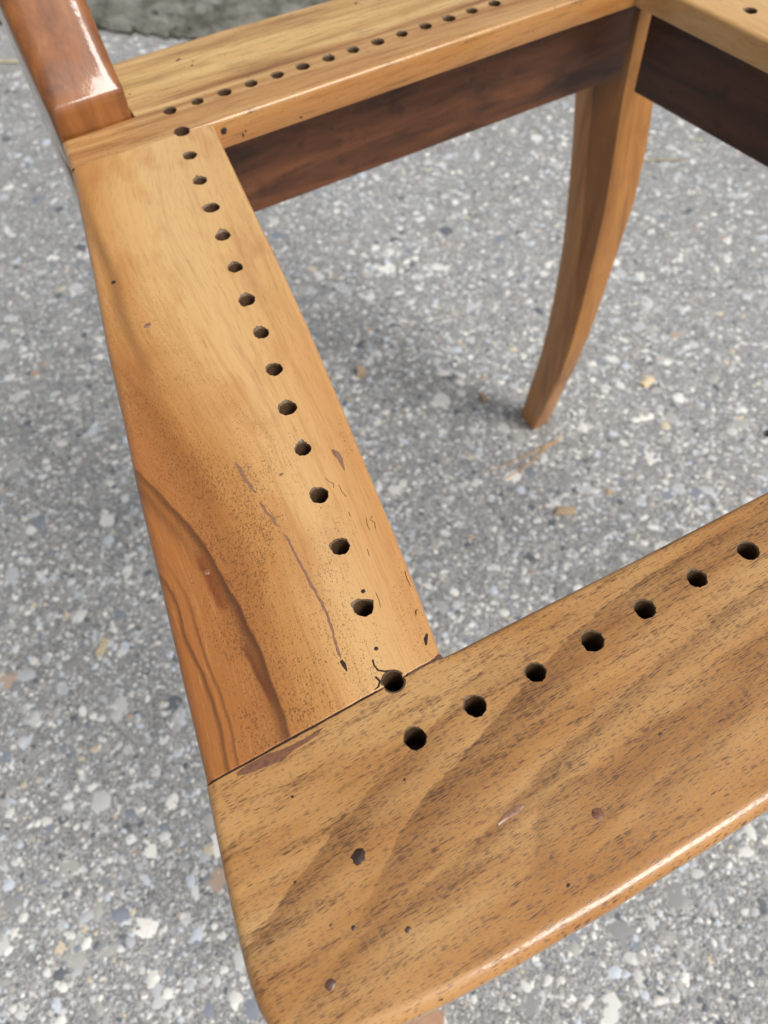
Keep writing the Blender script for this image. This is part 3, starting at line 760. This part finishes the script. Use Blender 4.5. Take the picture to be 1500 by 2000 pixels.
# marks on the rear rail
for i, (x, y, r, m) in enumerate([(6.1, 55.4, 1.9, 'dark_filler'), (9.8, 47.4, 1.1, 'pit'), (11.5, 50.5, .8, 'pit'), (-23.0, 40.6, 0.9, 'pit'), (27.9, 24.6, 0.8, 'pit'), (30.0, 26.3, .6, 'pit'), (100.0, 55.8, 1.6, 'dark_filler'), (26.0, 47, .5, 'pit')]):
    blob('nail_plug', x, y, r, MAT[m], rear, 0.5, 0.5, 0.04, 120 + i)

def edge_pit(x, z, rx, rz, seed):
    g = random.Random(seed); V = [(x, -0.12, z)]; n = 12
    for fr, yy in ((0.7, -0.10), (1.0, 0.4)):
        for k in range(n):
            a = 2 * math.pi * k / n; q = fr * (1 + g.uniform(-.25, .25))
            V.append((x + rx * q * math.cos(a), yy, z + rz * q * math.sin(a)))
    F = []
    for k in range(n):
        j = (k + 1) % n; F += [(0, 1 + k, 1 + j), (1 + k, 1 + n + k, 1 + n + j, 1 + j)]
    return link('worm_hole', mesh_mm('worm_hole', V, F, [MAT['pit']], sharp=60), rear, root=False)
edge_pit(4.2, -5.2, 1.9, 1.9, 5); edge_pit(12.5, -10.0, 0.5, 1.3, 6); edge_pit(14.0, -8.5, 0.4, 0.8, 7); edge_pit(41, -11, .9, .5, 8)

# ------------------------------------------------------------------ lofted uprights
def loft(name, sections, mat, parent, sharp=40, mi=None):
    """sections: list of equal-length lists of (x, y, z), counter-clockwise seen from above, bottom first"""
    V = [p for s in sections for p in s]; n = len(sections[0]); F = []
    for k in range(len(sections) - 1):
        for i in range(n):
            j = (i + 1) % n
            F.append((k * n + i, k * n + j, (k + 1) * n + j, (k + 1) * n + i))
    F.append(tuple(reversed(range(n)))); F.append(tuple((len(sections) - 1) * n + i for i in range(n)))
    mx = None
    if mi is not None: mx = [mi[i] for k in range(len(sections) - 1) for i in range(n)] + [0, 0]
    return link(name, mesh_mm(name, V, F, mat if isinstance(mat, list) else [mat], mx, sharp=sharp), parent)

def rounded(poly, r, z, seg=3):
    """rounded polygon section; r is one radius or one per corner"""
    out = []; n = len(poly)
    for i in range(n):
        p0, p1, p2 = np.array(poly[i - 1], float), np.array(poly[i], float), np.array(poly[(i + 1) % n], float)
        a = p0 - p1; b = p2 - p1; la, lb = np.hypot(*a), np.hypot(*b)
        if la < 1e-6 or lb < 1e-6:
            a = b = np.array((0.0, 0.0)); t = 0
        else:
            a /= la; b /= lb
            rr = r[i] if hasattr(r, '__len__') else r
            ca = float(np.clip(a @ b, -0.999, 0.999)); th = math.acos(ca)
            t = min(rr / math.tan(th / 2), 0.48 * min(la, lb))
        for k in range(seg + 1):
            s = k / seg
            q = (1 - s) ** 2 * (p1 + a * t) + 2 * s * (1 - s) * p1 + s * s * (p1 + b * t)
            out.append((q[0], q[1], z))
    return out

# rear leg: z, inner-rear y, chamfer start y, chamfer width, outer x  (right hand leg)
RL = [(-14.2, 67.0, 50.0, 14.0, 293.0), (-50, 67, 50.0, 14.0, 296.0), (-90, 65.9, 48.4, 13.6, 298.0), (-130, 59.3, 42.4, 12.3, 299.0), (-170, 54.1, 36.2, 10.7, 295.8), (-210, 50.4, 31.1, 7.8, 289.5),
      (-250, 49.6, 25.8, 4.8, 283.0), (-290, 50.6, 21.5, 1.4, 277.0), (-330, 53.2, 25.2, .6, 274.5), (-370, 58.7, 33.0, .5, 274.0), (-410, 64.0, 41.2, .5, 274.8), (-421.5, 65.4, 43.8, .5, 275.5), (-424.8, 64.5, 45.5, .5, 273.5)]
def rear_leg(mirror):
    secs = []
    zs = [r[0] for r in RL]
    fine = []
    for a, b in zip(RL[:-1], RL[1:]):
        k = 4 if abs(a[0] - b[0]) > 15 else 1
        for t in range(k): fine.append(tuple(a[i] + (b[i] - a[i]) * t / k for i in range(5)))
    fine.append(RL[-1])
    for z, yr, ya, w, xr in reversed(fine):
        xi = 258.0 if z > -424 else 260.0
        if mirror: xr = min(xr, 291.8)
        P = [(xi, ya), (xi + w, ya - w), (xr, ya - w), (xr, yr), (xi, yr)]
        S = rounded(P, [0.7, 0.7, 2.0, 3.0, 1.4], z, 2)
        if mirror: S = [(2 * XM - x, y, zz) for x, y, zz in reversed(S)]
        secs.append(S)
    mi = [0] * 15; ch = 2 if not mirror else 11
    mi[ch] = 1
    return loft('leg', secs, [MAT['stile' if mirror else 'leg'], MAT['leg_chamfer']], chair, sharp=25, mi=mi)
rear_leg(False); rear_leg(True)

FL = [(-14.6, -272, -306, -82, -112), (-60, -272, -307, -82, -113), (-120, -274, -306, -80, -112), (-190, -279, -308, -78, -110), (-260, -287, -312, -75, -105), (-330, -296, -319, -73, -100), (-400, -305, -326, -70, -96), (-421, -308, -328, -70, -95), (-424.8, -309, -326, -72, -93)]
def front_leg(mirror):
    secs = []; fine = []
    for a, b in zip(FL[:-1], FL[1:]):
        k = 3 if abs(a[0] - b[0]) > 15 else 1
        for t in range(k): fine.append(tuple(a[i] + (b[i] - a[i]) * t / k for i in range(5)))
    fine.append(FL[-1])
    for z, yb, yf, xi, xo in reversed(fine):
        S = rounded([(xo, yf), (xi, yf), (xi, yb), (xo, yb)], 2.2, z)
        if mirror: S = [(2 * XM - x, y, zz) for x, y, zz in reversed(S)]
        secs.append(S)
    return loft('leg', secs, MAT['leg'], chair)
front_leg(False); front_leg(True)

# back stiles: z, front y, back y, front corner radius
BS = [(-14.0, 23.4, 67, 2.0), (-1.0, 23.3, 67, 2.2), (4, 23.3, 67.2, 2.6), (9.0, 23.3, 67.5, 3.0), (12.4, 23.5, 68, 3.4), (13.4, 24.2, 68.4, 4.6), (15, 25.4, 69, 6.0), (18, 27.3, 70, 7.0), (26, 32.3, 73.2, 8.0), (45, 44.0, 82, 8.5), (70, 58.5, 94, 8.5), (100, 73.5, 106, 8.5), (140, 89.5, 120, 8.0), (220, 121, 149, 7.5), (300, 143, 169, 7.0), (380, 163, 188, 6.5), (400, 168, 192, 6.0)]
def stile(mirror):
    secs = []
    for z, yf, yb, r in BS:
        tw = 3.6 * min(max((z - 12.4) / 6.0, 0.0), 1.0)      # the raked face is turned a little outwards
        S = rounded([(-60.8, yf + tw), (-27.9, yf), (-27.9, yb), (-60.8, yb)], [r, r * 0.85, 4, 4], z, seg=6)
        if mirror: S = [(2 * XM - x, y, zz) for x, y, zz in reversed(S)]
        secs.append(S)
    return loft('back_stile', secs, MAT['stile'], chair, sharp=45)
stile(False); stile(True)
# crest rail joining the stiles, above the frame
def crest():
    secs = []
    for k in range(17):
        t = k / 16; x = -28.2 + t * (2 * XM + 56.4); bow = 10 * (1 - (2 * t - 1) ** 2)
        P = [(148 + bow, 318), (166 + bow, 318), (183 + bow, 384), (167 + bow, 388)]
        S = rounded(P, 4, 0, 3)
        secs.append([(x, q[0], q[1]) for q in S])
    return loft('crest_rail', secs, MAT['stile'], chair)
crest()

# ------------------------------------------------------------------ aprons
def plank(name, p0, p1, th, z0, z1, mat, nsub=8):
    """upright plank from p0 to p1 (its visible face), th thick to the left of p0->p1"""
    d = np.array(p1, float) - p0; L = np.hypot(*d); d /= L; nr = np.array((-d[1], d[0]))
    secs = []
    for k in range(nsub + 1):
        q = np.array(p0) + d * L * k / nsub
        e = 0.8 if th > 0 else -0.8
        prof = [(0, z0 + 0.8), (e, z0), (th - e, z0), (th, z0 + .8), (th, z1), (0, z1)]
        if th < 0: prof.reverse()
        secs.append([(q[0] + nr[0] * t, q[1] + nr[1] * t, z) for t, z in prof])
    return loft(name, secs, mat, chair, sharp=30)
plank('rear_apron', (-26.9, 27.0), (257.8, 27.0), 16, -71.0, -TH - 0.15, MAT['apron'])
plank('side_apron', (248.2, 4.0), (287.5, -262), 16, -66.0, -TH - 0.15, MAT['apron_shaded'])
plank('side_apron', (2 * XM - 248.2, 4.0), (2 * XM - 287.5, -262), -16, -66.0, -TH - 0.15, MAT['apron_shaded'])
plank('front_apron', (-81, -290.0), (2 * XM + 81, -290.0), 24, -66.0, -TH - 0.8, MAT['apron'])  # extra thickness reaches under the cane holes to keep them dark

for sx in (0, 1):
    X = (lambda x: 2 * XM - x) if sx else (lambda x: x)
    a, b = sorted((X(-79.0), X(-50.0)))
    plank('added_hole_backing', (a, -265.5), (b, -265.5), 16, -52.0, -TH - 0.6, MAT['apron'], 2)  # unseen block, added so the joint hole above it shows dark

# ------------------------------------------------------------------ bits of debris on the pavement
def chip(label, x, y, l, w, h, rot, col, cat='wood chip', name='wood_chip', seed=0, group=None, tilt=0.0):
    g = random.Random(seed); V = []
    outline = [(-.5, -.5), (-.1, -.56), (.5, -.42), (.56, .05), (.46, .5), (0, .44), (-.5, .5), (-.44, 0)]
    outline = [(a + g.uniform(-.06, .06), b + g.uniform(-.08, .08)) for a, b in outline]
    for zf, s in ((0.0, .96), (0.25, 1.0), (.85, .97), (1.0, .86)):
        for a, b in outline:
            px, py = a * l * s, b * w * s
            V.append((x + px * math.cos(rot) - py * math.sin(rot), y + px * math.sin(rot) + py * math.cos(rot), 0.3 + zf * h * (1 + g.uniform(-.15, .15)) + (a + .5) * tilt))
    n = len(outline); F = []
    for k in range(3):
        for i in range(n):
            j = (i + 1) % n; F.append((k * n + i, k * n + j, (k + 1) * n + j, (k + 1) * n + i))
    F += [tuple(reversed(range(n))), tuple(3 * n + i for i in range(n))]
    m = plain(name + '_surface', col, 0.8, 0.2, var=0.35, scale=0.5)
    return link(name, mesh_mm(name, V, F, [m], sharp=40, seat=False), None, label, cat, group=group)
GRP = 'chips scattered on the pavement'
chip('tan block-like wood chip standing near the middle of the seat opening', 151, 194, 10.5, 7.5, 8.0, 1.1, lin(204, 178, 146), seed=1, group=GRP)
chip('cream rectangular wood chip to the right of the curved rear leg', 389, 36, 15, 8, 4, 0.1, lin(226, 206, 170), seed=2, group=GRP)
chip('flat tan wood chip in the seat opening just behind the front rail', 229.4, -46, 17, 9.5, 2.0, -0.65, lin(198, 174, 144), seed=3, group=GRP, tilt=2.0)
chip('narrow brown chip lying just left of the rear leg foot', 240, 103, 11, 5, 3, 1.3, lin(176, 150, 122), seed=4, group=GRP)
chip('cream wood chip on the pavement left of the side rail', -177.7, 38, 15, 6.5, 3, 0.75, lin(206, 192, 158), seed=5, group=GRP)
chip('tiny orange chip on the pavement below the flat tan chip', 276, -50, 6, 4, 2, 0.9, lin(206, 180, 138), seed=6, group=GRP)
chip('dark brown pebble at the right edge beyond the front rail', 449, -75, 9, 8, 5, 0.4, lin(72, 56, 46), cat='pebble', name='pebble', seed=8)

def needle(name, label, strands, col, cat):
    root = bpy.data.objects.new(name, None); COL.objects.link(root)
    root.location = (strands[0][0][0] / 1000, strands[0][0][1] / 1000, 0)
    root['label'] = label; root['category'] = cat
    m = plain(name + '_surface', col, 0.6, 0.3, var=0.3, scale=0.3)
    for st in strands:
        cu = []
        n = len(st); V = []; F = []
        for i, (x, y, z, r) in enumerate(st):
            a = st[max(i - 1, 0)]; b = st[min(i + 1, n - 1)]
            d = np.array(b[:3], float) - np.array(a[:3], float); d /= np.linalg.norm(d); s = np.cross(d, (0, 0, 1)); s /= np.linalg.norm(s); t = np.cross(s, d)
            for k in range(6):
                an = math.pi * k / 3; p = np.array((x, y, z)) + r * (math.cos(an) * s + math.sin(an) * t); V.append(tuple(p))
        for i in range(n - 1):
            for k in range(6):
                j = (k + 1) % 6; F.append((6 * i + k, 6 * i + j, 6 * i + 6 + j, 6 * i + 6 + k))
        F += [tuple(range(6)), tuple(reversed(range(6 * (n - 1), 6 * n)))]
        o = link('strand', mesh_mm('strand', V, F, [m], seat=False), root, root=False)
        o.location = -root.location
needle('pine_needle', 'pair of straw coloured pine needles lying in front of the rear leg foot',
       [[(276, 22, 2.2, .7), (258, 21, 2.6, .7), (236, 14, 2.4, .65), (204, 10, 1.4, .5)], [(276, 22.4, 2.2, .6), (252, 22, 2.8, .6), (225, 22, 2.4, .5), (196, 26, 1.4, .4)]], lin(206, 166, 112), 'pine needle')
needle('straw', 'thin pale straw on the pavement to the right of the rear leg top',
       [[(612, 324, 2, 1.2), (630, 315, 2.8, 1.3), (648, 303, 2.4, 1.2), (663, 296, 1.4, .9)]], lin(168, 160, 132), 'straw')
needle('grass_blade', 'pale dry grass blade on the pavement left of the back stile',
       [[(-30, 1010, 2, 2.2), (0, 985, 3, 2.6), (30, 968, 2, 2.0)]], lin(196, 188, 158), 'grass blade')
